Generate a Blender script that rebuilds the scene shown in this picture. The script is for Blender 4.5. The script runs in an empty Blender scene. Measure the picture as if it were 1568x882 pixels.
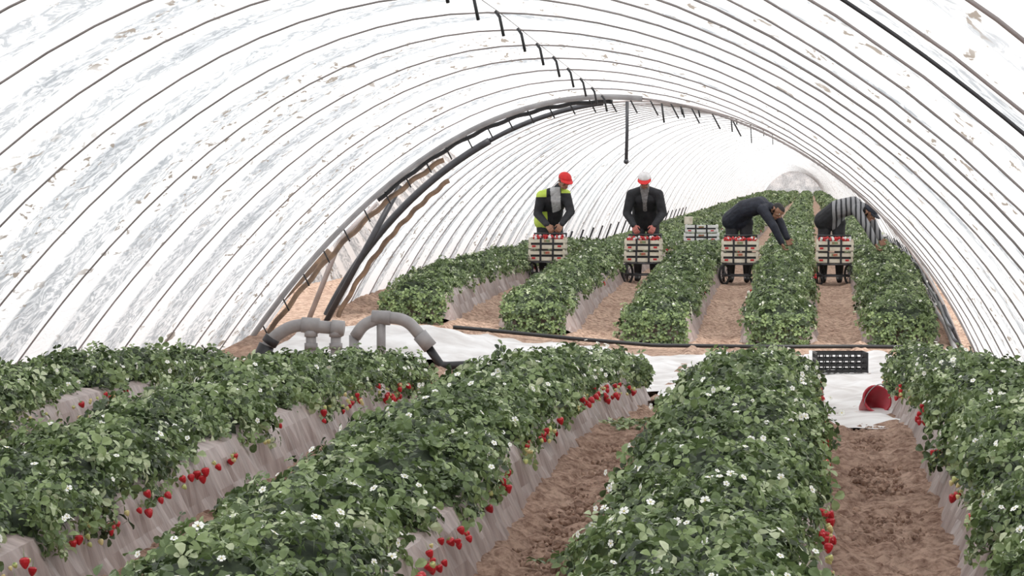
import bpy, bmesh, math, random
import numpy as np
from mathutils import Vector, Matrix
random.seed(7); rng=np.random.default_rng(7)
E=1.7
sc=bpy.context.scene
# ------------------------------------------------------------ terrain profile
gY=np.array([-12,10,13,15.6,19.7,22.7,27.8,32,36.2,40,44,48.5,61,80,110,167,250,385,470.])
gZ=np.array([-1.62,-1.66,-1.64,-1.62,-1.64,-1.82,-2.06,-2.14,-2.12,-2.0,-1.86,-1.79,-1.84,-1.95,-2.1,-2.38,-2.95,-3.85,-4.5])
rY=np.array([-12,15,21.2,35.4,37,45,72,108,167,250,385,470.])
rZ=np.array([1.15,1.12,1.06,.71,.72,.81,1.0,1.15,.7,0,-.9,-1.4])
ys=np.arange(-12,470,.5)
def smooth(a,w):
    k=np.hanning(w);k/=k.sum()
    p=np.pad(a,w//2,mode='edge'); return np.convolve(p,k,'same')[w//2:w//2+len(a)]
gS=smooth(np.interp(ys,gY,gZ),9); rS=smooth(np.interp(ys,rY,rZ),9)
def G(X,Y):
    X=np.asarray(X,float);Y=np.asarray(Y,float)
    z=np.interp(Y,ys,gS)+E
    z=z+.09*np.clip(-(X+1.7),0,4)*np.exp(-((Y-38)/7)**2)
    t=np.clip((Y-54)/22,0,1); t=t*t*(3-2*t)*np.clip((330-Y)/180,0,1)
    z=z-.085*np.clip(-(X+.8),0,4.6)*t
    return z
def Rz(Y): return np.interp(Y,ys,rS)+E
def g(x,y): return float(G(x,y))
def vn(x,y,seed=0):
    xi=np.floor(x);yi=np.floor(y);fx=x-xi;fy=y-yi
    fx=fx*fx*(3-2*fx);fy=fy*fy*(3-2*fy)
    def h(a,b):
        v=np.sin(a*127.1+b*311.7+seed*74.7)*43758.5453
        return v-np.floor(v)
    return (h(xi,yi)*(1-fx)+h(xi+1,yi)*fx)*(1-fy)+(h(xi,yi+1)*(1-fx)+h(xi+1,yi+1)*fx)*fy
# ------------------------------------------------------------ materials
def newmat(name):
    m=bpy.data.materials.new(name); m.use_nodes=True
    nt=m.node_tree; b=nt.nodes['Principled BSDF']; return m,nt,b
def mat(name,c,rough=.6,c2=None,scale=20,metal=0,bump=0,spec=.5):
    m,nt,b=newmat(name)
    if c2 is None: c2=tuple(x*.75 for x in c)
    tc=nt.nodes.new('ShaderNodeTexCoord'); n=nt.nodes.new('ShaderNodeTexNoise')
    n.inputs['Scale'].default_value=scale; n.inputs['Detail'].default_value=5
    nt.links.new(tc.outputs['Object'],n.inputs['Vector'])
    r=nt.nodes.new('ShaderNodeValToRGB'); r.color_ramp.elements[0].position=.35; r.color_ramp.elements[1].position=.65
    r.color_ramp.elements[0].color=(*c2,1); r.color_ramp.elements[1].color=(*c,1)
    nt.links.new(n.outputs['Fac'],r.inputs['Fac']); nt.links.new(r.outputs['Color'],b.inputs['Base Color'])
    b.inputs['Roughness'].default_value=rough; b.inputs['Metallic'].default_value=metal
    b.inputs['Specular IOR Level'].default_value=spec
    if bump:
        bp=nt.nodes.new('ShaderNodeBump'); bp.inputs['Strength'].default_value=bump; bp.inputs['Distance'].default_value=.02
        nt.links.new(n.outputs['Fac'],bp.inputs['Height']); nt.links.new(bp.outputs['Normal'],b.inputs['Normal'])
    return m
def tintmat(name,cols,rough=.45,transl=0,spec=.5,attr='tint'):
    m,nt,b=newmat(name)
    a=nt.nodes.new('ShaderNodeAttribute'); a.attribute_name=attr
    r=nt.nodes.new('ShaderNodeValToRGB'); cr=r.color_ramp
    cr.elements[0].position=cols[0][0]; cr.elements[0].color=(*cols[0][1],1)
    cr.elements[1].position=cols[-1][0]; cr.elements[1].color=(*cols[-1][1],1)
    for p,c in cols[1:-1]:
        e=cr.elements.new(p); e.color=(*c,1)
    nt.links.new(a.outputs['Fac'],r.inputs['Fac']); nt.links.new(r.outputs['Color'],b.inputs['Base Color'])
    b.inputs['Roughness'].default_value=rough; b.inputs['Specular IOR Level'].default_value=spec
    if transl:
        t=nt.nodes.new('ShaderNodeBsdfTranslucent'); mx=nt.nodes.new('ShaderNodeMixShader'); mx.inputs[0].default_value=transl
        nt.links.new(r.outputs['Color'],t.inputs['Color'])
        o=nt.nodes['Material Output']; nt.links.new(b.outputs[0],mx.inputs[1]); nt.links.new(t.outputs[0],mx.inputs[2]); nt.links.new(mx.outputs[0],o.inputs['Surface'])
    return m
M={}
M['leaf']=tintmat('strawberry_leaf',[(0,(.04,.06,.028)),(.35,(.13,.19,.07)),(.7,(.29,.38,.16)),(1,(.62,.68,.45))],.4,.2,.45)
M['petal']=mat('petal_white',(.95,.95,.9),.5,(.9,.9,.84))
M['berry']=tintmat('berry_skin',[(0,(.55,.62,.22)),(.35,(.75,.6,.3)),(.5,(.6,.02,.03)),(1,(.42,.01,.02))],.3,0)
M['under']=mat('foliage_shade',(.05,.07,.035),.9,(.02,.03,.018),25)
M['stem']=mat('stem_green',(.2,.32,.1),.6)
M['grey_pipe']=mat('grey_pvc',(.34,.33,.33),.45,(.25,.24,.24),6)
M['dark_metal_and_gap_shade']=mat('dark_metal_and_gap_shade',(.03,.03,.035),.45,(.015,.015,.018),15)
M['hoop']=mat('hoop_steel',(.36,.32,.31),.5,(.25,.22,.21),5,.2)
M['black_plastic']=mat('black_plastic',(.02,.02,.022),.4)
M['rust']=mat('weathered_timber',(.3,.2,.13),.8,(.16,.11,.08),9)
M['clod']=mat('soil_clod',(.42,.29,.22),.95,(.2,.13,.1),30,spec=.1)
def soil():
    m,nt,b=newmat('sandy_soil'); N=nt.nodes.new; L=nt.links.new
    tc=N('ShaderNodeTexCoord')
    n1=N('ShaderNodeTexNoise'); n1.inputs['Scale'].default_value=1.2; n1.inputs['Detail'].default_value=4
    n2=N('ShaderNodeTexNoise'); n2.inputs['Scale'].default_value=16; n2.inputs['Detail'].default_value=8; n2.inputs['Roughness'].default_value=.72
    n3=N('ShaderNodeTexVoronoi'); n3.inputs['Scale'].default_value=30
    for n in (n1,n2,n3): L(tc.outputs['Object'],n.inputs['Vector'])
    r=N('ShaderNodeValToRGB'); e=r.color_ramp.elements
    e[0].position=.38; e[0].color=(.32,.205,.155,1); e[1].position=.58; e[1].color=(.8,.6,.48,1)
    L(n2.outputs['Fac'],r.inputs['Fac'])
    r1=N('ShaderNodeValToRGB'); e=r1.color_ramp.elements; e[0].position=.3; e[0].color=(.82,.78,.76,1); e[1].position=.7; e[1].color=(1,1,1,1)
    L(n1.outputs['Fac'],r1.inputs['Fac'])
    mx=N('ShaderNodeMixRGB'); mx.blend_type='MULTIPLY'; mx.inputs[0].default_value=1
    L(r.outputs[0],mx.inputs[1]); L(r1.outputs[0],mx.inputs[2])
    sx=N('ShaderNodeSeparateXYZ'); L(tc.outputs['Object'],sx.inputs[0]); mr=N('ShaderNodeMapRange'); mr.inputs[1].default_value=18; mr.inputs[2].default_value=38
    L(sx.outputs['Y'],mr.inputs[0]); r2=N('ShaderNodeValToRGB'); e=r2.color_ramp.elements; e[0].color=(.84,.79,.77,1); e[1].color=(1.,.98,.95,1); L(mr.outputs[0],r2.inputs['Fac'])
    m2=N('ShaderNodeMixRGB'); m2.blend_type='MULTIPLY'; m2.inputs[0].default_value=1; L(mx.outputs[0],m2.inputs[1]); L(r2.outputs[0],m2.inputs[2]); L(m2.outputs[0],b.inputs['Base Color'])
    b.inputs['Roughness'].default_value=.95; b.inputs['Specular IOR Level'].default_value=.1
    ad=N('ShaderNodeMath'); ad.operation='MULTIPLY_ADD'; ad.inputs[1].default_value=.35
    L(n3.outputs['Distance'],ad.inputs[0]); L(n2.outputs['Fac'],ad.inputs[2])
    bp=N('ShaderNodeBump'); bp.inputs['Strength'].default_value=1; bp.inputs['Distance'].default_value=.04
    L(ad.outputs[0],bp.inputs['Height']); L(bp.outputs[0],b.inputs['Normal'])
    return m
M['soil']=soil()
def mulch():
    m,nt,b=newmat('mulch_film'); N=nt.nodes.new; L=nt.links.new
    tc=N('ShaderNodeTexCoord'); mp=N('ShaderNodeMapping'); mp.inputs['Scale'].default_value=(1,2.5,.5)
    n=N('ShaderNodeTexNoise'); n.inputs['Scale'].default_value=5; n.inputs['Detail'].default_value=6
    L(tc.outputs['Object'],mp.inputs[0]); L(mp.outputs[0],n.inputs['Vector'])
    r=N('ShaderNodeValToRGB'); e=r.color_ramp.elements
    e[0].position=.3; e[0].color=(.25,.19,.175,1); e[1].position=.7; e[1].color=(.46,.375,.35,1)
    L(n.outputs['Fac'],r.inputs['Fac']); L(r.outputs[0],b.inputs['Base Color'])
    b.inputs['Roughness'].default_value=.45
    bp=N('ShaderNodeBump'); bp.inputs['Strength'].default_value=.6; bp.inputs['Distance'].default_value=.03
    L(n.outputs['Fac'],bp.inputs['Height']); L(bp.outputs[0],b.inputs['Normal'])
    return m
M['mulch']=mulch()
HS=1.8
def cover():
    m,nt,b=newmat('polythene_cover'); N=nt.nodes.new; L=nt.links.new
    nt.nodes.remove(b)
    tc=N('ShaderNodeTexCoord')
    def noise(s,d,rg=.55,sc3=(1,1,1),dist=0):
        mp=N('ShaderNodeMapping'); mp.inputs['Scale'].default_value=sc3; L(tc.outputs['Object'],mp.inputs[0])
        n=N('ShaderNodeTexNoise'); n.inputs['Scale'].default_value=s; n.inputs['Detail'].default_value=d; n.inputs['Roughness'].default_value=rg; n.inputs['Distortion'].default_value=dist
        L(mp.outputs[0],n.inputs['Vector']); return n
    def ramp(src,p0,c0,p1,c1):
        r=N('ShaderNodeValToRGB'); e=r.color_ramp.elements; e[0].position=p0;e[0].color=(*c0,1);e[1].position=p1;e[1].color=(*c1,1); L(src,r.inputs['Fac']); return r
    def mul(a,bb,mode='MULTIPLY',f=1):
        x=N('ShaderNodeMixRGB'); x.blend_type=mode; x.inputs[0].default_value=f; L(a,x.inputs[1]); L(bb,x.inputs[2]); return x
    big=noise(1.3,4); fine=noise(7,7,.66,(1,.45,1),2.5); spk=noise(13,3,.55,(1,.3,1),.6); reg=noise(.6,2,.5)
    W=(.91,.915,.92)
    c1=ramp(fine.outputs['Fac'],.43,(.52,.54,.56),.55,W)
    c2=ramp(big.outputs['Fac'],.40,(.72,.735,.75),.58,(1,1,1))
    col=mul(c1.outputs[0],c2.outputs[0])
    sx=N('ShaderNodeSeparateXYZ'); L(tc.outputs['Object'],sx.inputs[0])
    md=N('ShaderNodeMath'); md.operation='FLOORED_MODULO'; md.inputs[1].default_value=HS
    of=N('ShaderNodeMath'); of.operation='ADD'; of.inputs[1].default_value=HS*20-34.5; L(sx.outputs['Y'],of.inputs[0]); L(of.outputs[0],md.inputs[0])
    dv=N('ShaderNodeMath'); dv.operation='DIVIDE'; dv.inputs[1].default_value=HS; L(md.outputs[0],dv.inputs[0])
    st=ramp(dv.outputs[0],.40,(.92,.92,.92),.46,(0,0,0))
    mx=N('ShaderNodeMixRGB'); L(st.outputs[0],mx.inputs[0]); L(col.outputs[0],mx.inputs[1]); mx.inputs[2].default_value=(.97,.97,.97,1)
    s1=ramp(spk.outputs['Fac'],.60,(0,0,0),.64,(1,1,1)); s2=ramp(reg.outputs['Fac'],.46,(0,0,0),.56,(1,1,1))
    sm=mul(s1.outputs[0],s2.outputs[0])
    mf=N('ShaderNodeMixRGB'); L(sm.outputs[0],mf.inputs[0]); L(mx.outputs[0],mf.inputs[1]); mf.inputs[2].default_value=(.33,.29,.25,1)
    t=N('ShaderNodeBsdfTranslucent'); d=N('ShaderNodeBsdfDiffuse'); ms=N('ShaderNodeMixShader'); ms.inputs[0].default_value=.32
    bp=N('ShaderNodeBump'); bp.inputs['Strength'].default_value=.5; bp.inputs['Distance'].default_value=.05; L(fine.outputs['Fac'],bp.inputs['Height'])
    for s in (t,d):
        L(mf.outputs[0],s.inputs['Color']); L(bp.outputs[0],s.inputs['Normal'])
    L(t.outputs[0],ms.inputs[1]); L(d.outputs[0],ms.inputs[2]); L(ms.outputs[0],nt.nodes['Material Output'].inputs['Surface'])
    return m
M['cover']=cover()
M['sheet']=mat('white_sheeting',(.78,.77,.76),.5,(.56,.53,.51),3,bump=.4)
# ------------------------------------------------------------ mesh helpers
def link(o,parent=None):
    sc.collection.objects.link(o)
    if parent is not None: o.parent=parent
    return o
def npmesh(name,V,loops,starts,tint=None,mats=(),midx=None,smooth_=False,parent=None):
    me=bpy.data.meshes.new(name)
    V=np.asarray(V,np.float32); loops=np.asarray(loops,np.int32); starts=np.asarray(starts,np.int32)
    me.vertices.add(len(V)); me.vertices.foreach_set('co',V.ravel())
    me.loops.add(len(loops)); me.loops.foreach_set('vertex_index',loops)
    me.polygons.add(len(starts)); me.polygons.foreach_set('loop_start',starts)
    for m in mats: me.materials.append(m)
    if midx is not None: me.polygons.foreach_set('material_index',np.asarray(midx,np.int32))
    me.update(calc_edges=True)
    if tint is not None:
        a=me.attributes.new('tint','FLOAT','POINT'); a.data.foreach_set('value',np.asarray(tint,np.float32))
    me.polygons.foreach_set('use_smooth',np.full(len(starts),smooth_)); me.validate()
    o=bpy.data.objects.new(name,me); return link(o,parent)
def gridmesh(name,Xs,Ys,Z,mats,mask=None,smooth_=True,XX=None,YY=None):
    ny,nx=Z.shape
    if XX is None: XX,YY=np.meshgrid(Xs,Ys)
    V=np.stack([XX.ravel(),YY.ravel(),Z.ravel()],1)
    i=np.arange(ny-1)[:,None]*nx+np.arange(nx-1)[None,:]
    F=np.stack([i,i+1,i+nx+1,i+nx],-1).reshape(-1,4)
    if mask is not None: F=F[mask.ravel()]
    return npmesh(name,V,F.ravel(),np.arange(len(F))*4,None,mats,None,smooth_)
class MB:
    def __init__(s): s.v=[];s.f=[];s.m=[];s.mats=[]
    def mi(s,m):
        if m not in s.mats: s.mats.append(m)
        return s.mats.index(m)
    def add(s,vs,fs,m):
        k=len(s.v); s.v+= [tuple(map(float,p)) for p in vs]; i=s.mi(m)
        for f in fs: s.f.append([k+j for j in f]); s.m.append(i)
    def tube(s,pts,r,m,n=10,cap=True):
        pts=[Vector(p) for p in pts]; N=len(pts)
        rs=r if isinstance(r,(list,tuple)) else [r]*N
        vs=[];fs=[]; ref=None
        for i,p in enumerate(pts):
            t=(pts[min(i+1,N-1)]-pts[max(i-1,0)]).normalized()
            if ref is None: ref=Vector((0,0,1)) if abs(t.z)<.9 else Vector((1,0,0))
            a=t.cross(ref).normalized(); b=a.cross(t).normalized(); ref=b
            for j in range(n):
                an=2*math.pi*j/n; vs.append(p+a*math.cos(an)*rs[i]+b*math.sin(an)*rs[i])
        for i in range(N-1):
            for j in range(n):
                j2=(j+1)%n; fs.append((i*n+j,i*n+j2,(i+1)*n+j2,(i+1)*n+j))
        if cap: fs.append(list(range(n-1,-1,-1))); fs.append([(N-1)*n+j for j in range(n)])
        s.add(vs,fs,m)
    def box(s,c,sz,m,R=None):
        c=Vector(c); vs=[]
        for x in(-.5,.5):
            for y in(-.5,.5):
                for z in(-.5,.5):
                    p=Vector((x*sz[0],y*sz[1],z*sz[2])); 
                    if R: p=R@p
                    vs.append(c+p)
        s.add(vs,[(0,1,3,2),(4,6,7,5),(0,4,5,1),(2,3,7,6),(0,2,6,4),(1,5,7,3)],m)
    def sphere(s,c,r,m,sc_=(1,1,1),R=None,n=10,k=7):
        vs=[];fs=[];c=Vector(c)
        for i in range(k+1):
            th=math.pi*i/k
            for j in range(n):
                ph=2*math.pi*j/n; p=Vector((math.sin(th)*math.cos(ph)*sc_[0],math.sin(th)*math.sin(ph)*sc_[1],math.cos(th)*sc_[2]))*r
                if R: p=R@p
                vs.append(c+p)
        for i in range(k):
            for j in range(n): fs.append((i*n+j,(i+1)*n+j,(i+1)*n+(j+1)%n,i*n+(j+1)%n))
        s.add(vs,fs,m)
    def build(s,name,parent=None,smooth_=False,loc=None,bev=0):
        me=bpy.data.meshes.new(name); me.from_pydata(s.v,[],s.f)
        for m in s.mats: me.materials.append(m)
        me.polygons.foreach_set('material_index',s.m); me.polygons.foreach_set('use_smooth',[smooth_]*len(s.f)); me.update()
        o=bpy.data.objects.new(name,me); link(o,parent)
        if loc: o.location=loc
        if bev:
            b=o.modifiers.new('bevel','BEVEL'); b.width=bev; b.segments=2
        return o
def empty(name,loc=(0,0,0)):
    o=bpy.data.objects.new(name,None); o.location=loc; o.empty_display_size=.2; return link(o)
# ------------------------------------------------------------ ground
Xs=np.concatenate([[-90,-50,-25,-14,-10,-8],np.arange(-6.8,2.6,.045),[3,4.5,7,12,25,60]])
Ys=np.concatenate([np.arange(-12,7,1.),np.arange(7,30,.05),np.arange(30,60,.1),np.arange(60,470,3.)])
XX,YY=np.meshgrid(Xs,Ys)
Z=G(np.clip(XX,-6.8,3),YY)
ph=np.abs(((XX-.35+.7)%1.4)-.7)           # distance to path centre
inp=np.clip((.34-ph)/.1,0,1)
lump=(vn(XX*9,YY*9,1)-.5)*.055+(vn(XX*22,YY*20,2)-.5)*.045+(vn(XX*2.2,YY*2.2,3)-.5)*.05
near=np.clip((60-YY)/30,0.2,1)
Z=Z+inp*lump*near+.06*np.clip((ph-.1)/.25,0,1)*np.clip((.36-ph)/.1,0,1)
out=np.clip((np.abs(XX+2.16)-4.6)/1.2,0,1); Z=Z+out*(.25*vn(XX*.5,YY*.4,5))
gridmesh('ground',Xs,Ys,Z,[M['soil']])
def instances(T,Fs,pos,R,scale,tint):
    nT=len(T); N=len(pos)
    V=np.einsum('nij,tj->nti',R,T)*scale[:,None,None]+pos[:,None,:]
    fl=np.concatenate([np.array(f) for f in Fs]); lens=np.array([len(f) for f in Fs]); 
    loops=(fl[None,:]+(np.arange(N)*nT)[:,None]).ravel()
    st=np.concatenate([[0],np.cumsum(lens)[:-1]]); starts=(st[None,:]+(np.arange(N)*lens.sum())[:,None]).ravel()
    return V.reshape(-1,3),loops,starts,np.repeat(tint,nT)
def merge(parts):
    Vs=[];Ls=[];Ss=[];Ts=[];Ms=[];vo=0;lo=0
    for (V,l,s,t),mi in parts:
        Vs.append(V);Ls.append(l+vo);Ss.append(s+lo);Ts.append(t);Ms.append(np.full(len(s),mi)); vo+=len(V);lo+=len(l)
    return np.concatenate(Vs),np.concatenate(Ls),np.concatenate(Ss),np.concatenate(Ts),np.concatenate(Ms)
def basis(n,spin):
    n=n/np.linalg.norm(n,axis=1,keepdims=True)
    ref=np.tile([0.,1,0],(len(n),1)); ref[np.abs(n[:,1])>.9]=[1,0,0]
    a=np.cross(ref,n); a/=np.linalg.norm(a,axis=1,keepdims=True); b=np.cross(n,a)
    c,s=np.cos(spin)[:,None],np.sin(spin)[:,None]
    x=a*c+b*s; y=-a*s+b*c
    return np.stack([x,y,n],-1)
bm=bmesh.new(); bmesh.ops.create_icosphere(bm,subdivisions=1,radius=1)
CT=np.array([v.co[:] for v in bm.verts])*(1+.25*(rng.random((len(bm.verts),1))-.5)); CF=[[v.index for v in f.verts] for f in bm.faces]; bm.free()
N=12000
px=rng.choice([-3.85,-2.45,-1.05,.35],N,p=[.1,.2,.35,.35])+rng.normal(0,.13,N); py=rng.uniform(8,27,N)
cs=.004+.021*rng.random(N)**3
pos=np.stack([px,py,G(px,py)+cs*.3],1)
V,l,s,t=instances(CT,CF,pos,basis(rng.normal(size=(N,3)),rng.random(N)*6.28),cs,rng.random(N))
npmesh('soil_clods',V,l,s,t,[M['clod'],M['soil']],np.repeat((rng.random(N)>.6).astype(int),len(CF)))
# ------------------------------------------------------------ beds and plants
def leaflet(ang,off,L=1.,Wd=.88):
    P=[(0,0,0),(.36,0,-.05),(.72,0,-.06),(1,0,-.2),(.2,.27,.08),(.58,.46,.1),(.88,.3,-.06),(.2,-.27,.08),(.58,-.46,.1),(.88,-.3,-.06)]
    F=[(0,1,4),(1,2,5,4),(2,3,6,5),(0,7,1),(1,7,8,2),(2,8,9,3)]
    c,s=math.cos(ang),math.sin(ang); out=[]
    for x,y,z in P:
        x*=L;y*=Wd; out.append((off[0]+x*c-y*s,off[1]+x*s+y*c,z+off[2]))
    return out,F
LT=[];LF=[]
for a,o,zt in ((0,(.12,0,0),.0),(1.75,(0,.05,.02),.1),(-1.75,(0,-.05,.02),-.1)):
    v,f=leaflet(a,o); k=len(LT); LT+=[(x,y,z+zt*math.hypot(x,y)*2) for x,y,z in v]; LF+=[[j+k for j in q] for q in f]
k=len(LT); LT+=[(-.0,.02,0),(0,-.02,0),(-.35,0,-1.1)]; LF+=[[k,k+1,k+2]]
LT=np.array(LT)
ST=np.array([(0,0,0),(.9,.5,.1),(1.,-.3,-.1),(.1,-.9,.0),(-.7,-.5,.05),(-.7,.6,.0),(0,1.,-.05)]); SF=[[0,1,2],[0,3,4],[0,5,6]]
FT=[];FF=[]
for i in range(5):
    a=i*2*math.pi/5; k=len(FT)
    for r,da,z in ((.1,0,0),(.65,.6,.12),(1,.35,.1),(1,-.35,.1),(.65,-.6,.12)): FT.append((r*math.cos(a+da),r*math.sin(a+da),z))
    FF.append([k,k+4,k+3,k+2,k+1])
FT=np.array(FT)
CeT=np.array([(.28*math.cos(i*1.047),.28*math.sin(i*1.047),.1) for i in range(6)]+[(0,0,.3)]); CeF=[[i,(i+1)%6,6] for i in range(6)]
M['stamen']=mat('flower_centre',(.85,.75,.3),.7)
prof_=[(0,.0),(.55,-.05),(.78,-.35),(.7,-.8),(.45,-1.3),(.18,-1.6),(0,-1.68)]
BT=[];BF=[];nb=9
for r,z in prof_[1:-1]:
    for j in range(nb): BT.append((r*math.cos(6.2832*j/nb),r*math.sin(6.2832*j/nb),z))
kb=len(BT); BT+= [(0,0,0),(0,0,-1.68)]
for i in range(4):
    for j in range(nb): BF.append([i*nb+j,(i+1)*nb+j,(i+1)*nb+(j+1)%nb,i*nb+(j+1)%nb])
for j in range(nb): BF.append([kb,j,(j+1)%nb]); BF.append([kb+1,4*nb+(j+1)%nb,4*nb+j])
BT=np.array(BT)
KT=[];KF=[]
for i in range(6):
    a=i*1.047;k=len(KT)
    KT+=[(.1*math.cos(a+1.5),.1*math.sin(a+1.5),.06),(.1*math.cos(a-1.5),.1*math.sin(a-1.5),.06),(.75*math.cos(a),.75*math.sin(a),.0)]; KF.append([k,k+1,k+2])
k=len(KT); KT+=[(.06,0,0),(-.06,0,0),(0,0,1.6)]; KF.append([k,k+1,k+2]); KT=np.array(KT)

def canopy(xc,y,a,infl=1.,seed=0):
    w=.36+.08*(vn(y*2.3,np.sign(a)*3+y*0,seed+11)-.5)*2
    bump=(vn(xc*3+np.sin(a)*2.2+seed,y*3.4,seed+3)-.45)*.12+(vn(np.sin(a)*5+seed,y*7,seed+4)-.5)*.12
    h=.165
    ca=np.cos(a); ca=np.sign(ca)*np.abs(ca)**.7
    x=xc+np.sin(a)*(w+bump*.7)*infl; z=G(xc,y)+.265+ca*(h+bump)*infl
    return np.stack([x,y,z],-1)
def make_bed(xc,y0,y1,dens_list,seed,berries=0,fl=7):
    m0=y0+.18; m1=y1-.05
    yy=np.unique(np.concatenate([np.arange(m0,min(m1,62),.08),np.arange(min(m1,62),m1,2.),[m1]]))
    prof=[(-.48,-.06),(-.45,.02),(-.415,.1),(-.37,.22),(-.34,.28),(-.28,.3),(0,.31),(.28,.3),(.34,.28),(.37,.22),(.415,.1),(.45,.02),(.48,-.06)]
    P=np.array(prof); ny=len(yy); nx=len(P)
    YY=np.repeat(yy[:,None],nx,1); XX=xc+np.repeat(P[None,:,0],ny,0); Zr=np.repeat(P[None,:,1],ny,0)
    taper=np.clip(np.minimum((yy-m0)/.12+.1,(m1-yy)/.12+.1),0,1)[:,None]
    wr=(vn(YY*5+XX,Zr*6+YY*2,seed)-.5)*.04+(vn(YY*14,Zr*9,seed+1)-.5)*.02
    XX=XX+np.sign(P[None,:,0])*wr; ZZ=G(xc,YY)+Zr*taper+wr*.3
    i=np.arange(ny-1)[:,None]*nx+np.arange(nx-1)[None,:]; F=np.stack([i,i+1,i+nx+1,i+nx],-1).reshape(-1,4)
    parts=[((np.stack([XX.ravel(),YY.ravel(),ZZ.ravel()],1),F.ravel(),np.arange(len(F))*4,np.zeros(XX.size)),0)]
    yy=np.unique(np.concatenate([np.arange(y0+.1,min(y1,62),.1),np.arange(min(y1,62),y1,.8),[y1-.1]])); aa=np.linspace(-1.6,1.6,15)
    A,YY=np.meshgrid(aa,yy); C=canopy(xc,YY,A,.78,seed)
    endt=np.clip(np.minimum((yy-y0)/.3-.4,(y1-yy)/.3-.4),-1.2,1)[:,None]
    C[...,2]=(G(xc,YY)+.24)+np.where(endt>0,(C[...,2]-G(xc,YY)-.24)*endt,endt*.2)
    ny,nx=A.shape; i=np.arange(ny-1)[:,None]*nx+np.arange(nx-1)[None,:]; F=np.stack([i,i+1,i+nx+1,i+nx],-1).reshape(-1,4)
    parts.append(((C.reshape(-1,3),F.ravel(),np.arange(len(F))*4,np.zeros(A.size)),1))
    for (a0,a1,dn,size,simple) in dens_list:
        a0=max(a0,y0);a1=min(a1,y1)
        if a1<=a0: continue
        n=int((a1-a0)*dn); y=rng.uniform(a0,a1,n); a=rng.uniform(-1.8,1.8,n)
        lay=rng.random(n)
        p=canopy(xc,y,a,1.,seed); q=canopy(xc,y,a,.74,seed)
        p=q+(p-q)*(lay**.6)[:,None]*(1.15 if not simple else 1)
        p[:,2]+=np.where(rng.random(n)<.14,.05*rng.random(n),0)
        et=np.clip(np.minimum((y-y0)/.35,(y1-y)/.35)+.1,0,1); gz=G(xc,y)+.24; p[:,2]=gz+(p[:,2]-gz)*et-(1-et)*.2*rng.random(n)
        nrm=np.stack([np.sin(a)*.8,np.zeros(n)-.2,np.cos(a)*.7+.45],1)+rng.normal(0,.6,(n,3))
        nrm[:,2]=np.maximum(nrm[:,2],.02)
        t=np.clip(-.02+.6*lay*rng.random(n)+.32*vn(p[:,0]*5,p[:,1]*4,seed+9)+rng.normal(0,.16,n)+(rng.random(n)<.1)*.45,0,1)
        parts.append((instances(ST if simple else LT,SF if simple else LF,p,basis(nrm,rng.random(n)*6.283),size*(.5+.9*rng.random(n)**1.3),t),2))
    for ye,sg in((y0,-1),(y1,1)):
        if ye>100: continue
        n=260; xx=xc+rng.uniform(-.37,.37,n); hh=rng.random(n)*.36; yv=ye+sg*(.02-hh*.25+.14*rng.random(n)*(1-hh))
        p=np.stack([xx,yv,G(xc,yv)+hh],1); nrm=np.stack([rng.normal(0,.4,n),sg*np.ones(n),.7+rng.normal(0,.4,n)],1)
        parts.append((instances(LT,LF,p,basis(nrm,rng.random(n)*6.283),.042*(.6+.6*rng.random(n)),np.clip(rng.random(n)*.7,0,1)),2))
    yf1=min(y1,75); n=int((yf1-y0)*fl); y=rng.uniform(y0+.2,yf1,n); a=rng.uniform(-1.4,1.4,n); p=canopy(xc,y,a,1.08,seed); p[:,2]+=.008
    nrm=np.stack([np.sin(a)*.8,-.5+0*a,np.cos(a)+.1],1)+rng.normal(0,.4,(n,3)); Rb=basis(nrm,rng.random(n)*6.28)
    scf=.009+.011*rng.random(n)
    parts.append((instances(FT,FF,p,Rb,scf,np.zeros(n)),3)); parts.append((instances(CeT,CeF,p,Rb,scf*.8,np.zeros(n)),4))
    if berries:
        nc=int((y1-y0)*berries); cy=rng.uniform(y0+.3,y1-.1,nc); side=rng.choice([-1,1],nc,p=[.35,.65]); cnt=rng.integers(1,5,nc); ripe=rng.random(nc)
        y=np.repeat(cy,cnt)+rng.normal(0,.05,cnt.sum()); sd=np.repeat(side,cnt); rp=np.repeat(ripe,cnt)
        m=len(y); x=xc+sd*(.39+.05*rng.random(m)); z=G(xc,y)+.19+.1*rng.random(m)
        tn=np.where(rp+rng.normal(0,.15,m)>.5,.55+.4*rng.random(m),.35*rng.random(m))
        nrm=np.stack([-sd*.35+rng.normal(0,.3,m),rng.normal(0,.3,m),np.ones(m)],1); Rb=basis(nrm,rng.random(m)*6.28); sb=np.where(tn>.5,.021,.013)*(.75+.5*rng.random(m))
        P3=np.stack([x,y,z],1)
        parts.append((instances(BT,BF,P3,Rb,sb,tn),5)); parts.append((instances(KT,KF,P3,Rb,sb*1.1,np.zeros(m)),6))
    V,l,s,t,mi=merge(parts)
    return npmesh('strawberry_bed',V,l,s,t,[M['mulch'],M['under'],M['leaf'],M['petal'],M['stamen'],M['berry'],M['stem']],mi,False)
nearD=[(0,16,860,.0355,False),(16,30,760,.037,False)]
farD=[(30,64,520,.04,False),(64,110,200,.075,True),(110,200,80,.12,True),(200,420,24,.22,True)]
ends=[(-4.55,24.6),(-3.15,24.2),(-1.75,27.4),(-.35,27.0),(1.05,28.6)]
for i,(x,e) in enumerate(ends): make_bed(x,7.5,e,nearD,i*10+1,4.5,16)
for i,x in enumerate([-4.55,-3.15,-1.75,-.35,1.05]): make_bed(x,37.3,400,farD,i*10+71,.4,7)
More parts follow.
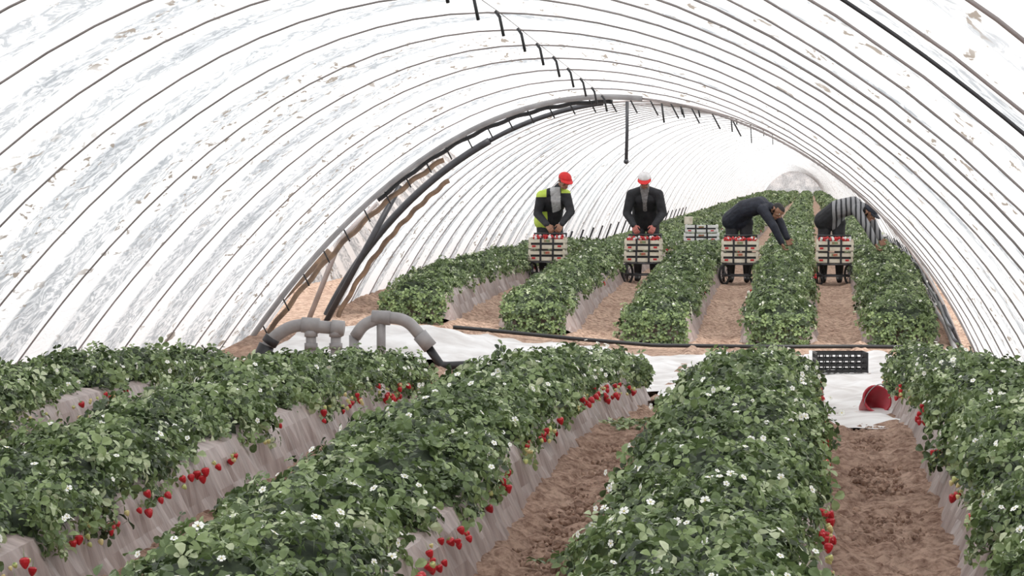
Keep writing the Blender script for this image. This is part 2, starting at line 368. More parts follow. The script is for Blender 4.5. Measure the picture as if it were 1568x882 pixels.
# ------------------------------------------------------------ tunnels
def circ(u,k): return (np.sqrt(np.maximum(1-(u*k)**2,0))-math.sqrt(1-k**2))/(1-math.sqrt(1-k**2))
def prof(u,xc):
    p=1-u*u; left=.85*p+.15*circ(u,.82); right=.2*p+.8*circ(u,.95)
    if xc>-2: left=.3*p+.7*circ(u,.95)
    return np.where(u<0,left,right)
def arch_pt(xc,hw,Y,u,off=0.):
    u=np.asarray(u,float)
    zt=G(np.full_like(u,xc),Y); zb=np.minimum(zt,G(xc+hw*u,Y))-.04
    zz=zb+(Rz(Y)-off-zb)*prof(u,xc)
    return xc+(hw-off)*u, zz
def make_cover(name,xc,hw,Ya,Yb,step):
    Yc=np.arange(Ya,Yb+1e-6,step); uu=np.sin(np.linspace(-math.pi/2,math.pi/2,71)); uu=.6*uu+.4*np.linspace(-1,1,71)
    U,Y=np.meshgrid(uu,Yc); X,Zz=arch_pt(xc,hw,Y,U)
    hp=((Y-34.5)%HS)/HS; sag=np.sin(hp*math.pi); pf=prof(U,xc)
    Zz=Zz-.05*sag*pf+(vn(U*14,Y*2.5,4)-.5)*.03; X=X-np.sign(U)*.03*sag*np.abs(U)
    Zz=Zz+.045*pf+.02
    return gridmesh(name,None,None,Zz,[M['cover']],None,True,X,Y)
NC=(-2.16,4.0); FC=(-1.96,3.72)
make_cover('tunnel_cover',*NC,-10.5,35.4,.15)
make_cover('tunnel_cover',*FC,37.0,400,.6)
make_cover('tunnel_cover',-10.9,3.9,18,80,.6)   # neighbouring bay seen through the gap
uu=np.linspace(-1,1,41); xg,zg=arch_pt(*FC,399.6,uu); tt=np.linspace(0,1,9)
XX=np.repeat(xg[None,:],9,0); ZZg=g(-1.96,399.6)-.04+(zg[None,:]-g(-1.96,399.6)+.04)*tt[:,None]
gridmesh('end_gable_film',None,None,ZZg,[M['cover']],None,True,XX,np.full_like(XX,399.6))
def hoops(xc,hw,Yl,r,m,n=6):
    mb=MB()
    for Y in Yl:
        pts=[]
        for u in np.concatenate([-np.linspace(1,.8,6),np.linspace(-.75,.75,25),np.linspace(.8,1,6)]):
            x,z=arch_pt(xc,hw,Y,np.float64(u),.03); pts.append((float(x),Y,float(z)))
        mb.tube(pts,r if Y>13 else .005,m,n)
    return mb
Yn=[34.5-HS*i for i in range(0,25)]
hoops(*NC,Yn[1:],.007,M['hoop']).build('tunnel_hoops',None,True)
hoops(*FC,[37.0+HS*i for i in range(1,12)]+[60+5.4*i for i in range(62)],.007,M['hoop']).build('tunnel_hoops',None,True)
mb=MB()
for i,Y in enumerate(Yn[:16]):
    z=float(Rz(Y)); x0=-2.16+.012*i
    mb.tube([(x0-.03,Y,z-.02),(x0,Y-.02,z-.06),(x0+.03,Y-.05,z-.19)],.011,M['black_plastic'],6)
    mb.tube([(x0,Y,z-.03),(x0+.01,Y-HS,float(Rz(Y-HS))-.03)],.003,M['hoop'],5)
for Y,xx,a in ((38.8,-1.75,.2),(40.6,-1.6,.1),(44,-1.5,.12),(49,-1.9,.1),(54,-1.3,.3),(62,-1.4,.14),(72,-1.3,.5),(84,-1.2,.3),(96,-1.1,.5)):
    z=float(Rz(Y)); mb.tube([(xx,Y,z-.03),(xx+.03,Y,z-.06-a)],.013,M['black_plastic'],6)
mb.build('overhead_cord',None,True)
ea=empty('tunnel_end_arch')
def arc(xc,hw,Y,u0,u1,off=0,n=40,dy=0,wob=0):
    out=[]
    for i,u in enumerate(np.linspace(u0,u1,n)):
        x,z=arch_pt(xc,hw,Y,np.float64(u),off+wob*math.sin(i*1.3)); out.append((float(x),Y+dy,float(z)))
    return out
mb=MB(); mb.tube(arc(*NC,8.1,.35,1,.04),.006,M['dark_metal_and_gap_shade'],6); mb.build('black_drip_hose',None,True)
mb=MB(); mb.tube(arc(*NC,34.55,-1,.1,.03),.03,M['grey_pipe'],8); mb.tube(arc(*NC,34.55,.1,1,.03),.012,M['hoop'],8)
mb.tube(arc(*NC,34.6,-.97,-.45,.16,dy=.05,wob=.012),.028,M['rust'],8)
mb.build('near_end_hoop',ea,True)
mb=MB()
cab=arc(*NC,34.62,-.62,.02,.08,wob=.008); mb.tube(cab,.024,M['black_plastic'],8)
for u in np.linspace(-.93,.35,24):
    x,z=arch_pt(*NC,34.62,np.float64(u),.06); x=float(x);z=float(z)
    mb.tube([(x-.03,34.6,z+.04),(x+.06,34.58,z-.13)],.009,M['black_plastic'],5)
mb.build('irrigation_hose_with_hooks',ea,True)
mb=MB()
mb.tube(arc(*FC,37.0,-1,-.45,.02),.042,M['dark_metal_and_gap_shade'],8); mb.tube(arc(*FC,37.0,-.45,-.1,.02),.028,M['dark_metal_and_gap_shade'],8); mb.tube(arc(*FC,37.0,-.1,1,.02),.012,M['hoop'],8)
mb.tube(arc(*FC,37.15,-.98,-.6,.14,wob=.01),.028,M['rust'],8)
mb.tube([(-5.45,36.6,g(-5.45,36.6)-.02),(-4.6,36.6,1.45)],.034,M['dark_metal_and_gap_shade'],8)
mb.tube([(-5.62,36.4,g(-5.6,36.4)),(-5.25,36.4,.85),(-4.85,36.4,1.25)],.03,M['hoop'],8)
mb.tube([(-6.05,35.2,g(-6,35.2)),(-5.2,35.2,.75)],.035,M['rust'],8)
mb.build('far_end_hoop_and_braces',ea,True)
mb=MB(); mb.tube([(-2.06,37,float(Rz(37))-.02),(-2.06,37,E+.36),(-2.07,37,E+.02)],.019,M['dark_metal_and_gap_shade'],8)
mb.sphere((-2.07,37,E+.02),.03,M['dark_metal_and_gap_shade']); mb.build('hanging_rod',ea,True)
mb=MB()
for dx,h,r in ((1.62,.06,.03),(1.58,.22,.02),(1.52,.38,.018)):
    mb.tube([(dx,y,g(dx,y)+h+.03*math.sin(y)) for y in np.arange(34.8,75,1.2)],r,M['dark_metal_and_gap_shade' if h>.1 else 'grey_pipe'],6)
for i in range(22):
    y=37+1.8*i; mb.tube([(1.72,y,g(1.7,y)-.05),(1.5,y,g(1.5,y)+.5)],.02,M['dark_metal_and_gap_shade'],6)
mb.build('side_rails',None,True)
mb=MB()
for i in range(22):
    y=66+3.6*i
    mb.tube([(-5.6,y,g(-5.6,y)-.05),(-5.3,y,g(-5.3,y)+.75)],.024,M['dark_metal_and_gap_shade'],6)
mb.build('wall_stakes',None,True)
# ------------------------------------------------------------ white sheeting in the cross path
Xs=np.arange(-5.4,1.7,.05); Ysh=np.arange(20.6,36.4,.06); XX,YY=np.meshgrid(Xs,Ysh)
Zs=G(XX,YY)+.045*np.clip((YY-20.9)/1.2,0,1)+.01+((vn(XX*4,YY*3,8)-.5)*.07+(vn(XX*10,YY*2,9)-.5)*.035)*np.clip((YY-20.7)/1.2,.3,1)
Zs+=.2*np.exp(-((XX+4.2)/.9)**2)*np.exp(-((YY-34)/1.1)**2)
xm=.5*(Xs[:-1]+Xs[1:]);ym=.5*(Ysh[:-1]+Ysh[1:]); XM,YM=np.meshgrid(xm,ym); jag=(vn(XM*3,YM*2,6)-.5)*.4
mask=((YM+jag>28.9)&(YM+jag*2<35.6))|((np.abs(XM-.38)<.31)&(YM+jag*1.0>20.9)&(YM<30))|((np.abs(XM+1.05)<.27)&(YM+jag>26.2)&(YM<30))
mask&=~((XM<-2.7)&(YM<32.2+jag*2)); mask&=~((np.abs(XM+2.2)<.5)&(YM<33.5+jag*2))
gridmesh('white_ground_sheet',Xs,Ysh,Zs,[M['sheet']],mask)
mb=MB(); mb.tube([(x,36.55+.06*math.sin(x*3),g(x,36.5)+.06) for x in np.arange(-4.0,1.3,.15)],.022,M['black_plastic'],8)
mb.build('supply_hose',None,True)
# ------------------------------------------------------------ PVC manifold
def bend(pts,n=8):
    P=[Vector(p) for p in pts]; out=[P[0]]
    for i in range(1,len(P)-1):
        a,b,c=P[i-1],P[i],P[i+1]; r=min((a-b).length,(c-b).length)*.45
        s=b+(a-b).normalized()*r; e=b+(c-b).normalized()*r
        for k in range(n+1):
            t=k/n; out.append(s*(1-t)**2+b*2*t*(1-t)+e*t*t)
    out.append(P[-1]); return out
z0=g(-4.9,31)
pe=empty('irrigation_manifold',(-4.9,31,z0))
pe_loc=Vector(pe.location)
mb=MB(); off=lambda p: tuple(Vector(p)-pe_loc)
A=[(-5.27,31,z0+.06),(-5.15,31,z0+.33),(-4.92,31,z0+.47),(-4.5,31,z0+.43)]
mb.tube([off(p) for p in bend(A)],.062,M['grey_pipe'],14)
for x in (-4.76,-4.52):
    mb.tube([off((x,31,z0-.05)),off((x,31,z0+.45))],.05,M['grey_pipe'],14)
    for zz in (.38,.26): mb.tube([off((x,31,z0+zz-.03)),off((x,31,z0+zz+.03))],.064,M['grey_pipe'],14)
mb.tube([off((-4.85,31,z0+.465)),off((-4.68,31,z0+.455))],.075,M['grey_pipe'],14)
mb.tube([off((-4.56,31,z0+.44)),off((-4.44,31,z0+.43))],.075,M['grey_pipe'],14)
mb.tube([off((-5.33,31,z0+.0)),off((-5.24,31,z0+.14)),off((-5.19,31,z0+.27))],[.09,.085,.076],M['black_plastic'],14)
mb.tube([off((-5.17,31,z0+.28)),off((-5.13,31,z0+.34))],.078,M['dark_metal_and_gap_shade'],14)
B=[(-4.46,31.9,z0+.3),(-4.38,31.9,z0+.42),(-4.2,31.9,z0+.5),(-3.95,31.9,z0+.48),(-3.76,31.9,z0+.26)]
mb.tube([off(p) for p in bend(B)],.06,M['grey_pipe'],14)
mb.tube([off((-4.47,31.9,z0-.05)),off((-4.47,31.9,z0+.32))],.05,M['grey_pipe'],14)
mb.tube([off((-3.82,31.9,z0+.33)),off((-3.71,31.9,z0+.2))],.075,M['grey_pipe'],14)
mb.tube([off((-4.2,31.9,z0-.05)),off((-4.2,31.9,z0+.48))],.045,M['grey_pipe'],14)
mb.tube([off((-4.29,31.9,z0+.495)),off((-4.11,31.9,z0+.49))],.073,M['grey_pipe'],14)
mb.tube([off((-3.76,31.9,z0+.24)),off((-3.6,31.9,z0+.02)),off((-3.3,31.9,z0+.03))],.045,M['black_plastic'],12)
mb.build('pipes',pe,True)
# ------------------------------------------------------------ crates, carts
M['crate_wood']=mat('crate_board',(.78,.72,.6),.6,(.6,.53,.41),12)
M['white_crate']=mat('white_plastic',(.8,.8,.78),.4,(.7,.7,.68))
M['fruit']=mat('strawberry_red',(.62,.03,.03),.35,(.4,.01,.015),40)
M['rubber']=mat('tyre_rubber',(.025,.025,.025),.8)
M['chrome']=mat('cart_tube',(.12,.12,.13),.4,(.06,.06,.06),10,.5)
M['label']=mat('crate_print',(.12,.3,.14),.6,(.5,.08,.06),25)
def crate(mb,c,w,d,h,wood,fill=True):
    x,y,z=c
    for sx in(-1,1):
        for sy in(-1,1): mb.box((x+sx*(w/2-.015),y+sy*(d/2-.015),z+h/2),(.03,.03,h),wood)
    for k in range(2):
        zz=z+.035+k*(h*.5)
        for sy in(-1,1): mb.box((x,y+sy*(d/2),zz),(w,.012,h*.3),wood)
        for sx in(-1,1): mb.box((x+sx*(w/2),y,zz),(.012,d,h*.3),wood)
    for sx in (-.17,.17): mb.box((x+sx*w,y-d/2-.007,z+h/2),(.03,.008,h),M['dark_metal_and_gap_shade'])  # dark strips on the boards stand in for shaded vertical gaps
    mb.box((x,y-d/2-.009,z+h*.71),(w*.16,.006,h*.2),M['label'])
    for sx in (-.36,.34): mb.box((x+sx*w,y-d/2-.009,z+h*.25),(w*.1,.006,h*.16),M['fruit'])
    mb.box((x,y,z+.008),(w,d,.014),wood)
    for i in range(3):
        for j in range(2):
            cx=x+(i-1)*w*.31; cy=y+(j-.5)*d*.45
            mb.box((cx,cy,z+h*.42),(w*.28,d*.42,h*.62),M['dark_metal_and_gap_shade'])  # dark blocks inside the crate, so the slat gaps look shaded
            if fill:
                for q in range(12):
                    mb.sphere((cx+random.uniform(-.07,.07),cy+random.uniform(-.07,.07),z+h*.88+random.uniform(-.01,.04)),.021,M['fruit'] if q%4 else M['white_crate'],(1,1,1.2),n=7,k=5)
def cart(X,Y,seed):
    e=empty('harvest_cart',(X,Y,g(X,Y))); random.seed(seed)
    mb=MB(); T=M['chrome']; w=.25
    for s in(-1,1):
        mb.tube(bend([(s*w,-.22,.12),(s*w,-.22,.31),(s*w,.3,.31),(s*w*.95,.52,.72)]),.013,T,8)
        mb.tube([(s*w,.25,.31),(s*w,.28,.015)],.013,T,8)
        mb.tube([(s*w,-.22,.14),(s*w,.26,.14)],.01,T,8)
        mb.tube([(s*w,-.05,.31),(s*w,-.2,.14)],.01,T,8)
    for y,z in((-.22,.31),(.28,.31),(.26,.14),(-.22,.14),(.52,.72)): mb.tube([(-w,y,z),(w,y,z)],.012,T,8)
    for x in(-.12,0,.12): mb.tube([(x,-.22,.315),(x,.28,.315)],.008,T,6)
    mb.build('frame',e,True)
    mb=MB()
    for s in(-1,1):
        c=(s*(w-.03),-.24,.165)
        ca,sa=math.cos(.5*s),math.sin(.5*s)
        def W(a,r,dx=0): 
            yy=r*math.cos(a); return (c[0]+dx-yy*sa,c[1]+yy*ca,c[2]+r*math.sin(a))
        mb.tube([W(a,.145) for a in np.linspace(0,2*math.pi,25)],.018,M['rubber'],8,False)
        for a in np.linspace(0,math.pi,5)[:-1]: mb.tube([W(a,.14),W(a+math.pi,.14)],.005,T,5)
        mb.sphere(c,.03,T)
    mb.build('wheels',e,True)
    mb=MB(); crate(mb,(0,0,.33),.54,.4,.17,M['crate_wood'],False); mb.build('lower_crate',e)
    mb=MB(); crate(mb,(.005,0,.505),.54,.4,.17,M['crate_wood'],True); mb.build('upper_crate',e)
    return e
CY=48.35
for i,X in enumerate([-3.87,-2.45,-1.02,.37]): cart(X,CY,i)
e=empty('stacked_white_crates',(-1.87,57,g(-1.87,57)+.47)); random.seed(3)
mb=MB(); crate(mb,(0,0,0),.6,.4,.15,M['white_crate'],False); crate(mb,(0,0,.152),.56,.4,.14,M['white_crate'],False); mb.box((-.23,.0,.36),(.14,.2,.13),M['crate_wood']); mb.build('crates',e,bev=.003)
e=empty('black_plastic_crate',(.31,32.6,g(.31,32.6)+.06)); e.rotation_euler=(0,0,.12)
mb=MB(); P=M['black_plastic']; w,d,h=.5,.34,.2
for sy in(-1,1):
    for zz in(.02,.075,.13,.19): mb.box((0,sy*d/2,zz),(w,.012,.022),P)
    for k in range(9): mb.box((-w/2+w*k/8,sy*d/2,h/2),(.014,.012,h),P)
for sx in(-1,1):
    for zz in(.02,.075,.13,.19): mb.box((sx*w/2,0,zz),(.012,d,.022),P)
    for k in range(6): mb.box((sx*w/2,-d/2+d*k/5,h/2),(.012,.014,h),P)
for k in range(9): mb.box((-w/2+w*k/8,0,.008),(.02,d,.012),P)
for k in range(5): mb.box((0,-d/2+d*k/4,.01),(w,.02,.012),P)
mb.build('basket',e)
M['red_plastic']=mat('red_plastic',(.5,.03,.05),.4,(.38,.02,.035),8)
e=empty('red_bucket',(.47,24.3,g(.47,24.3)+.11)); e.rotation_euler=(math.radians(62),math.radians(-28),math.radians(35)); e.scale=(.9,.9,.9)
vs=[];fs=[];n=24
for r,z in((.075,-.12),(.115,.1),(.125,.1),(.125,.118),(.108,.118),(.068,-.108)):
    for j in range(n): vs.append((r*math.cos(6.2832*j/n),r*math.sin(6.2832*j/n),z))
for i in range(5):
    for j in range(n): fs.append((i*n+j,i*n+(j+1)%n,(i+1)*n+(j+1)%n,(i+1)*n+j))
fs.append(list(range(n-1,-1,-1))); fs.append([5*n+j for j in range(n)])
mb=MB(); mb.add(vs,fs,M['red_plastic']); mb.tube([(.12*math.cos(a),.03+.12*math.sin(a)*.5,.11+.1*math.sin(a)) for a in np.linspace(0,math.pi,14)],.004,M['grey_pipe'],6); mb.build('pail',e,True)
n=60; px=np.concatenate([rng.normal(-1.1,.1,n),rng.normal(-.95,.06,18)]); py=np.concatenate([rng.normal(20.6,.35,n),rng.normal(13.1,.1,18)])
pos=np.stack([px,py,G(px,py)+.04+.03*rng.random(len(px))],1); nr=np.stack([rng.normal(0,.4,len(px)),rng.normal(0,.4,len(px)),np.ones(len(px))],1)
V,l,s,t=instances(LT,LF,pos,basis(nr,rng.random(len(px))*6.28),np.full(len(px),.04),rng.random(len(px))*.6+.2)
npmesh('weeds',V,l,s,t,[M['leaf']])
# ------------------------------------------------------------ people
M['skin']=mat('skin',(.36,.19,.12),.5,(.3,.15,.09),30)
M['hair']=mat('hair_dark',(.02,.016,.014),.6,(.01,.008,.007),60)
M['jacket_black']=mat('jacket_black',(.022,.022,.027),.7,(.012,.012,.015),14,bump=.8)
M['jacket_navy']=mat('jacket_navy',(.024,.028,.044),.7,(.013,.015,.025),14,bump=.8)
M['trousers']=mat('trousers_dark',(.035,.035,.04),.8,(.022,.022,.025),14,bump=.5)
M['shirt']=mat('shirt_grey',(.3,.28,.28),.8,(.16,.15,.15),30)
M['shirt_light']=mat('shirt_light',(.6,.6,.6),.8,(.42,.42,.43),30)
M['hivis']=mat('hivis_yellow',(.62,.78,.12),.6,(.5,.66,.08),10)
M['boot']=mat('rubber_boot',(.02,.02,.02),.5)
M['cap_red']=mat('cap_red',(.75,.03,.03),.7,(.62,.02,.02),20)
M['cap_white']=mat('cap_white',(.85,.82,.82),.7)
M['eye']=mat('eye_white',(.8,.8,.78),.3); M['iris']=mat('iris_dark',(.03,.02,.015),.2)
M['glove_red']=mat('stained_skin',(.5,.16,.13),.6,(.38,.13,.1),40)
def stripes():
    m,nt,b=newmat('jacket_striped'); N=nt.nodes.new; L=nt.links.new
    tc=N('ShaderNodeTexCoord'); w=N('ShaderNodeTexWave'); w.bands_direction='X'; w.inputs['Scale'].default_value=4.4; w.inputs['Distortion'].default_value=1.6; w.inputs['Detail'].default_value=1
    L(tc.outputs['Object'],w.inputs['Vector']); r=N('ShaderNodeValToRGB'); e=r.color_ramp.elements
    e[0].position=.25; e[0].color=(.03,.03,.035,1); e[1].position=.4; e[1].color=(.32,.32,.33,1); L(w.outputs['Fac'],r.inputs['Fac']); L(r.outputs[0],b.inputs['Base Color']); b.inputs['Roughness'].default_value=.8
    return m
M['jacket_striped']=stripes()
def worker(X,Y,J,st):
    base=Vector((X,Y,g(X,Y))); root=empty('farm_worker',base)
    V3=lambda p:Vector(p); pr=[]
    def cap(a,b,ra,rb,tag): pr.append((V3(a),V3(b),ra,rb,tag))
    pel,mid,ch,nb,hd=[V3(J[k]) for k in('pelvis','mid','chest','neck','head')]
    shL,shR=V3(J['shL']),V3(J['shR']); hipL,hipR=V3(J['hipL']),V3(J['hipR'])
    axis=(shR-shL).normalized(); hax=(hipR-hipL).normalized()
    cap(hipL,hipR,.115,.115,'legs')
    for o in (-.06,0,.06):
        cap(pel+hax*o-(mid-pel)*.25,mid+axis*o,.152,.142,'jacket'); cap(mid+axis*o,ch+axis*o*1.3,.142,.135,'jacket')
    cap(ch-axis*.09,ch+axis*.09,.125,.122,'jacket'); cap(ch,nb,.13,.07,'jacket')
    for s_ in (shL,shR): cap(s_,nb-(nb-ch)*.12,.078,.066,'jacket'); cap(s_,ch,.08,.1,'jacket')
    cap(nb,nb+(hd-nb)*.8,.058,.052,'skin'); cap(nb,nb+(hd-nb)*.24,.074,.068,'jacket')
    for s in'LR':
        sh,el,wr=V3(J['sh'+s]),V3(J['el'+s]),V3(J['wr'+s]); hp,kn,an=V3(J['hip'+s]),V3(J['kn'+s]),V3(J['an'+s])
        cap(sh,el,.08,.064,'jacket'); cap(el,wr,.064,.046,'jacket')
        cap(hp,kn,.108,.078,'legs'); cap(kn,an+(kn-an)*.45,.078,.066,'legs'); cap(kn+(an-kn)*.45,an,.07,.052,'boot')
        toe=an+V3(J['toe'])*.16; toe.z=.045; cap(an-Vector((0,0,.03)),toe,.05,.042,'boot'); cap(an-Vector((0,0,.03)),an-V3(J['toe'])*.04-Vector((0,0,.035)),.045,.04,'boot')
        d=(V3(J['hd'+s])-wr).normalized(); n=V3(J['pn'+s]); n=(n-d*n.dot(d)).normalized(); sd=d.cross(n)*(1 if s=='L' else -1)
        cap(wr-d*.03,wr+d*.02,.03,.028,'skin')
        for k,(o,Lf) in enumerate(((-.033,.062),(-.011,.078),(.012,.084),(.034,.074))):
            kb=wr+d*.095+sd*o; cap(wr+d*.015+sd*o*.6,kb,.017,.0135,'hand')
            d1=(d*.85+n*.5+sd*o*2).normalized(); d2=(d*.35+n*.95).normalized(); d3=(n-d*.2).normalized()
            p1=kb+d1*Lf*.45; p2=p1+d2*Lf*.33; p3=p2+d3*Lf*.25
            cap(kb,p1,.0105,.0098,'hand'); cap(p1,p2,.0098,.009,'hand'); cap(p2,p3,.009,.008,'hand')
        t0=wr+d*.03+sd*.026; t1=t0+(sd*.75+d*.6+n*.3).normalized()*.045; t2=t1+(d*.8+n*.5+sd*.1).normalized()*.035
        cap(t0,t1,.0145,.0115,'hand'); cap(t1,t2,.0115,.0095,'hand')
    f=V3(J['face']).normalized(); up0=V3(J['up']); up=(up0-f*up0.dot(f)).normalized(); rt=f.cross(up)
    H=lambda a,b,c: hd+rt*a+f*b+up*c
    cap(H(0,-.025,.035),H(0,.02,.04),.088,.083,'head'); cap(H(0,.035,-.01),H(0,.04,-.05),.062,.05,'head')
    cap(H(-.025,.045,-.075),H(.025,.045,-.075),.03,.03,'head'); cap(H(0,.065,-.088),H(0,.07,-.085),.022,.022,'head')
    cap(H(0,.098,.022),H(0,.118,-.018),.009,.014,'head'); cap(H(-.012,.106,-.022),H(.012,.106,-.022),.009,.009,'head')
    cap(H(-.038,.084,.036),H(.038,.084,.036),.012,.012,'head'); cap(H(-.018,.09,-.052),H(.018,.09,-.052),.0085,.0085,'lip')
    for s in(-1,1): cap(H(s*.086,-.005,.02),H(s*.088,-.012,-.012),.015,.01,'head'); cap(H(s*.035,.075,-.005),H(s*.04,.06,-.02),.022,.02,'head')
    bm=bmesh.new()
    for a,b,ra,rb,tag in pr:
        L=(b-a).length
        rot=(b-a).to_track_quat('Z','Y').to_matrix().to_4x4() if L>1e-5 else Matrix.Identity(4)
        big=max(ra,rb)>.03; sg=16 if big else 10
        if L>1e-4: bmesh.ops.create_cone(bm,cap_ends=True,segments=sg,radius1=ra,radius2=rb,depth=L,matrix=Matrix.Translation((a+b)/2)@rot)
        for p,r in((a,ra),(b,rb)): bmesh.ops.create_icosphere(bm,subdivisions=3 if big else 2,radius=r,matrix=Matrix.Translation(p))
    me=bpy.data.meshes.new('tmp'); bm.to_mesh(me); bm.free(); tmp=bpy.data.objects.new('tmp',me); sc.collection.objects.link(tmp)
    r=tmp.modifiers.new('r','REMESH'); r.mode='VOXEL'; r.voxel_size=.0065; r.use_smooth_shade=True
    s_=tmp.modifiers.new('s','SMOOTH'); s_.iterations=2; s_.factor=.4
    dg=bpy.context.evaluated_depsgraph_get(); me2=bpy.data.meshes.new_from_object(tmp.evaluated_get(dg)); bpy.data.objects.remove(tmp)
    nf=len(me2.polygons); C=np.zeros(nf*3,np.float32); me2.polygons.foreach_get('center',C); C=C.reshape(-1,3); Nn=np.zeros(nf*3,np.float32); me2.polygons.foreach_get('normal',Nn); Nn=Nn.reshape(-1,3)
    best=np.full(nf,9.); tg=np.zeros(nf,int); tags=['jacket','legs','skin','boot','hand','head','lip']
    for a,b,ra,rb,tag in pr:
        a_=np.array(a);ab=np.array(b-a);L2=max(ab@ab,1e-9); t=np.clip(((C-a_)@ab)/L2,0,1); dd=np.linalg.norm(C-a_-t[:,None]*ab,axis=1)-(ra+(rb-ra)*t)
        k=dd<best; best[k]=dd[k]; tg[k]=tags.index(tag)
    ml=[st['jacket'],M['trousers'],M['skin'],M['boot'],st.get('hand',M['skin']),M['skin'],M['glove_red'],M['hair'],st.get('shirt',M['shirt']),M['hivis']]
    for m in ml: me2.materials.append(m)
    mi=tg.copy()
    D=C-np.array(hd); lu=D@np.array(up); lf=D@np.array(f); hm=(tg==5)&((lu>.075)|((lf<.015)&(lu>-.06)&~((np.abs(D@np.array(rt))>.084)&(lu<.04))))
    mi[hm]=7
    if 'pattern' in st: mi=st['pattern'](C,Nn,mi)
    me2.polygons.foreach_set('material_index',mi.astype(np.int32)); me2.polygons.foreach_set('use_smooth',np.ones(nf,bool)); me2.update()
    me2.name='body'; o=bpy.data.objects.new('body',me2); link(o,root)
    mb=MB()
    for s in(-1,1): mb.sphere(H(s*.031,.088,.016),.0125,M['eye'],n=10,k=8); mb.sphere(H(s*.031,.097,.014),.006,M['iris'],n=8,k=6)
    mb.build('eyes',root,True)
    if st.get('cap'):
        mb=MB(); vs=[];fs=[];n=20
        for i in range(8):
            th=math.pi/2*i/7
            for j in range(n):
                ph=6.2832*j/n; vs.append(H(.099*math.cos(th)*math.cos(ph),-.003+.112*math.cos(th)*math.sin(ph),.052+.088*math.sin(th)))
        for i in range(7):
            for j in range(n): fs.append((i*n+j,i*n+(j+1)%n,(i+1)*n+(j+1)%n,(i+1)*n+j))
        mb.add(vs,fs,st['cap'])
        vs=[];fs=[]
        for k in range(5):
            for j in range(11):
                ph=math.pi*(.12+.76*j/10)
                bx=.097*math.cos(ph); by=.108*math.sin(ph)
                vs.append(H(bx*(1+k*.02),by+k*.019*math.sin(ph),.056-.005*k*math.sin(ph)-.012*(math.cos(ph)**2)*k*.5))
        for k in range(4):
            for j in range(10): fs.append((k*11+j,k*11+j+1,(k+1)*11+j+1,(k+1)*11+j))
        mb.add(vs,fs,st.get('brim',st['cap']))
        mb.sphere(H(0,0,.142),.009,st['cap'],n=8,k=5)
        c=mb.build('cap',root,True); sm=c.modifiers.new('s','SOLIDIFY'); sm.thickness=.006
    return root
legs=dict(hipL=(-.1,.14,.9),hipR=(.1,.14,.9),knL=(-.12,.08,.5),knR=(.12,.08,.5),anL=(-.12,.14,.1),anR=(.12,.14,.1),toe=(0,-1,0))
J2=dict(legs,pelvis=(0,.12,.96),mid=(0,.03,1.13),chest=(0,-.1,1.27),neck=(0,-.2,1.42),head=(0,-.29,1.53),shL=(-.2,-.17,1.32),shR=(.2,-.17,1.32),
 elL=(-.27,-.17,1.04),elR=(.27,-.17,1.04),wrL=(-.15,-.4,.86),wrR=(.15,-.4,.86),hdL=(-.12,-.49,.78),hdR=(.12,-.49,.78),pnL=(.5,-.2,-.8),pnR=(-.5,-.2,-.8),face=(0,-.85,-.5),up=(0,-.4,1))
def pat2(C,N,mi):
    k=(mi==0)&(N[:,1]<-.35)&(np.abs(C[:,0])<.03+.045*np.clip((C[:,2]-1.2)/.25,0,1))&(C[:,1]<-.1); mi[k]=8; return mi
worker(-2.45,48.98,J2,dict(jacket=M['jacket_black'],cap=M['cap_white'],brim=M['cap_red'],pattern=pat2,hand=M['glove_red']))
J1=dict(legs,pelvis=(-.12,.12,.95),mid=(-.08,.03,1.12),chest=(-.02,-.09,1.25),neck=(.06,-.19,1.4),head=(.15,-.27,1.51),shL=(-.2,-.18,1.29),shR=(.16,-.14,1.31),
 elL=(-.26,-.17,1.02),elR=(.24,-.19,1.05),wrL=(-.1,-.4,.86),wrR=(.12,-.42,.87),hdL=(-.03,-.48,.78),hdR=(.08,-.5,.78),pnL=(.5,-.2,-.8),pnR=(-.5,-.2,-.8),face=(.45,-.75,-.45),up=(.2,-.3,1))
J1['hipL']=(-.2,.14,.9);J1['hipR']=(0,.14,.9);J1['knL']=(-.2,.08,.5);J1['knR']=(.02,.08,.5);J1['anL']=(-.2,.14,.1);J1['anR']=(.02,.14,.1)
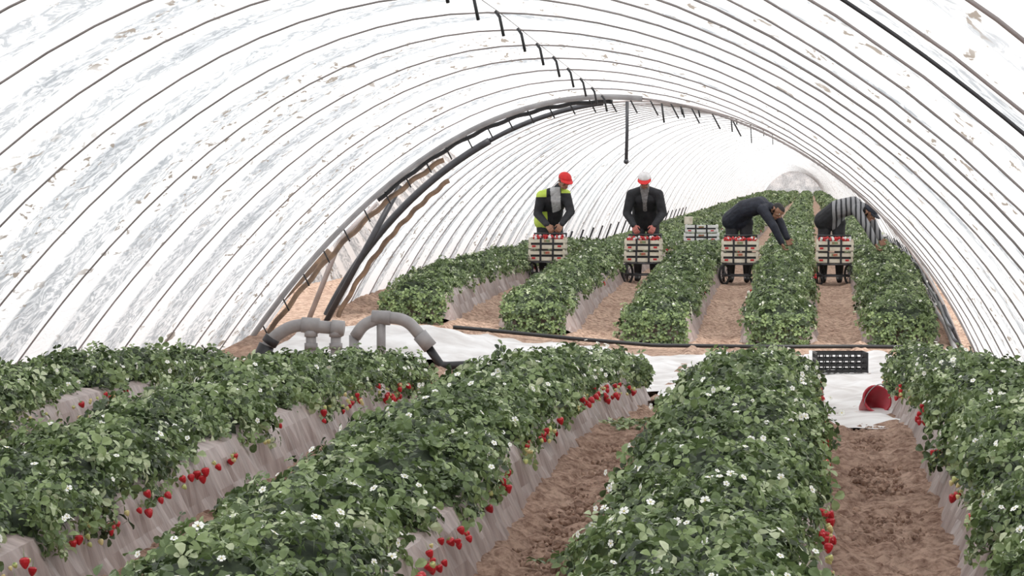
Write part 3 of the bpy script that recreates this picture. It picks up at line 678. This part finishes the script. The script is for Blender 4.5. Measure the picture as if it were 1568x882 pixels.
def pat1(C,N,mi):
    j=mi==0
    mi[j&(C[:,2]>1.27)&(np.abs(C[:,0]+.02)>.1)&(C[:,0]<0)]=9
    mi[j&(C[:,2]>1.33)&(C[:,0]>.1)]=9
    mi[j&(C[:,2]<1.05)&(C[:,0]<-.12)&(C[:,1]>-.15)]=9
    mi[j&(N[:,1]<-.3)&(C[:,0]>-.06+.08*(1.3-C[:,2]))&(C[:,0]<.09)&(C[:,1]<-.08)&(C[:,2]<1.42)]=8
    return mi
worker(-3.8,48.98,J1,dict(jacket=M['jacket_black'],cap=M['cap_red'],pattern=pat1,shirt=M['shirt_light']))
J3=dict(legs,pelvis=(-.02,.1,.97),mid=(.1,.02,1.11),chest=(.3,-.06,1.16),neck=(.46,-.14,1.14),head=(.57,-.22,1.08),shL=(.36,-.26,1.1),shR=(.46,.1,1.13),
 elL=(.52,-.36,.86),elR=(.62,.04,.9),wrL=(.64,-.36,.62),wrR=(.72,-.08,.68),hdL=(.68,-.36,.5),hdR=(.77,-.12,.56),pnL=(.5,0,-.3),pnR=(.2,-.5,-.3),face=(.5,-.55,-.7),up=(.7,-.3,.7))
worker(-1.05,48.98,J3,dict(jacket=M['jacket_navy']))
J4=dict(J3); J4['head']=(.55,-.2,1.05); J4['face']=(.75,-.3,-.65)
def pat4(C,N,mi):
    mi[(mi==0)&(C[:,0]<.0)]=1; return mi
worker(.33,48.98,J4,dict(jacket=M['jacket_striped'],pattern=pat4,cap=M['jacket_navy']))
# ------------------------------------------------------------ light, camera
w=bpy.data.worlds.new('World'); sc.world=w; w.use_nodes=True
bg=w.node_tree.nodes['Background']; bg.inputs[0].default_value=(.97,.98,1,1); bg.inputs[1].default_value=1.85
sl=bpy.data.lights.new('sun','SUN'); sl.energy=2.0; sl.angle=.2; sl.color=(1,.96,.9); so=bpy.data.objects.new('sun',sl); link(so); so.rotation_euler=(math.radians(25),math.radians(20),0); so.location=(0,0,20)
cam=bpy.data.cameras.new('camera'); co=bpy.data.objects.new('camera',cam); link(co)
cam.sensor_width=36; cam.lens=114.8; cam.clip_end=2000; cam.clip_start=.1
co.location=(0,0,E); co.rotation_euler=(math.radians(90-2.189),0,math.radians(5.203))
sc.camera=co
sc.view_settings.view_transform='Standard'; sc.view_settings.look='None'
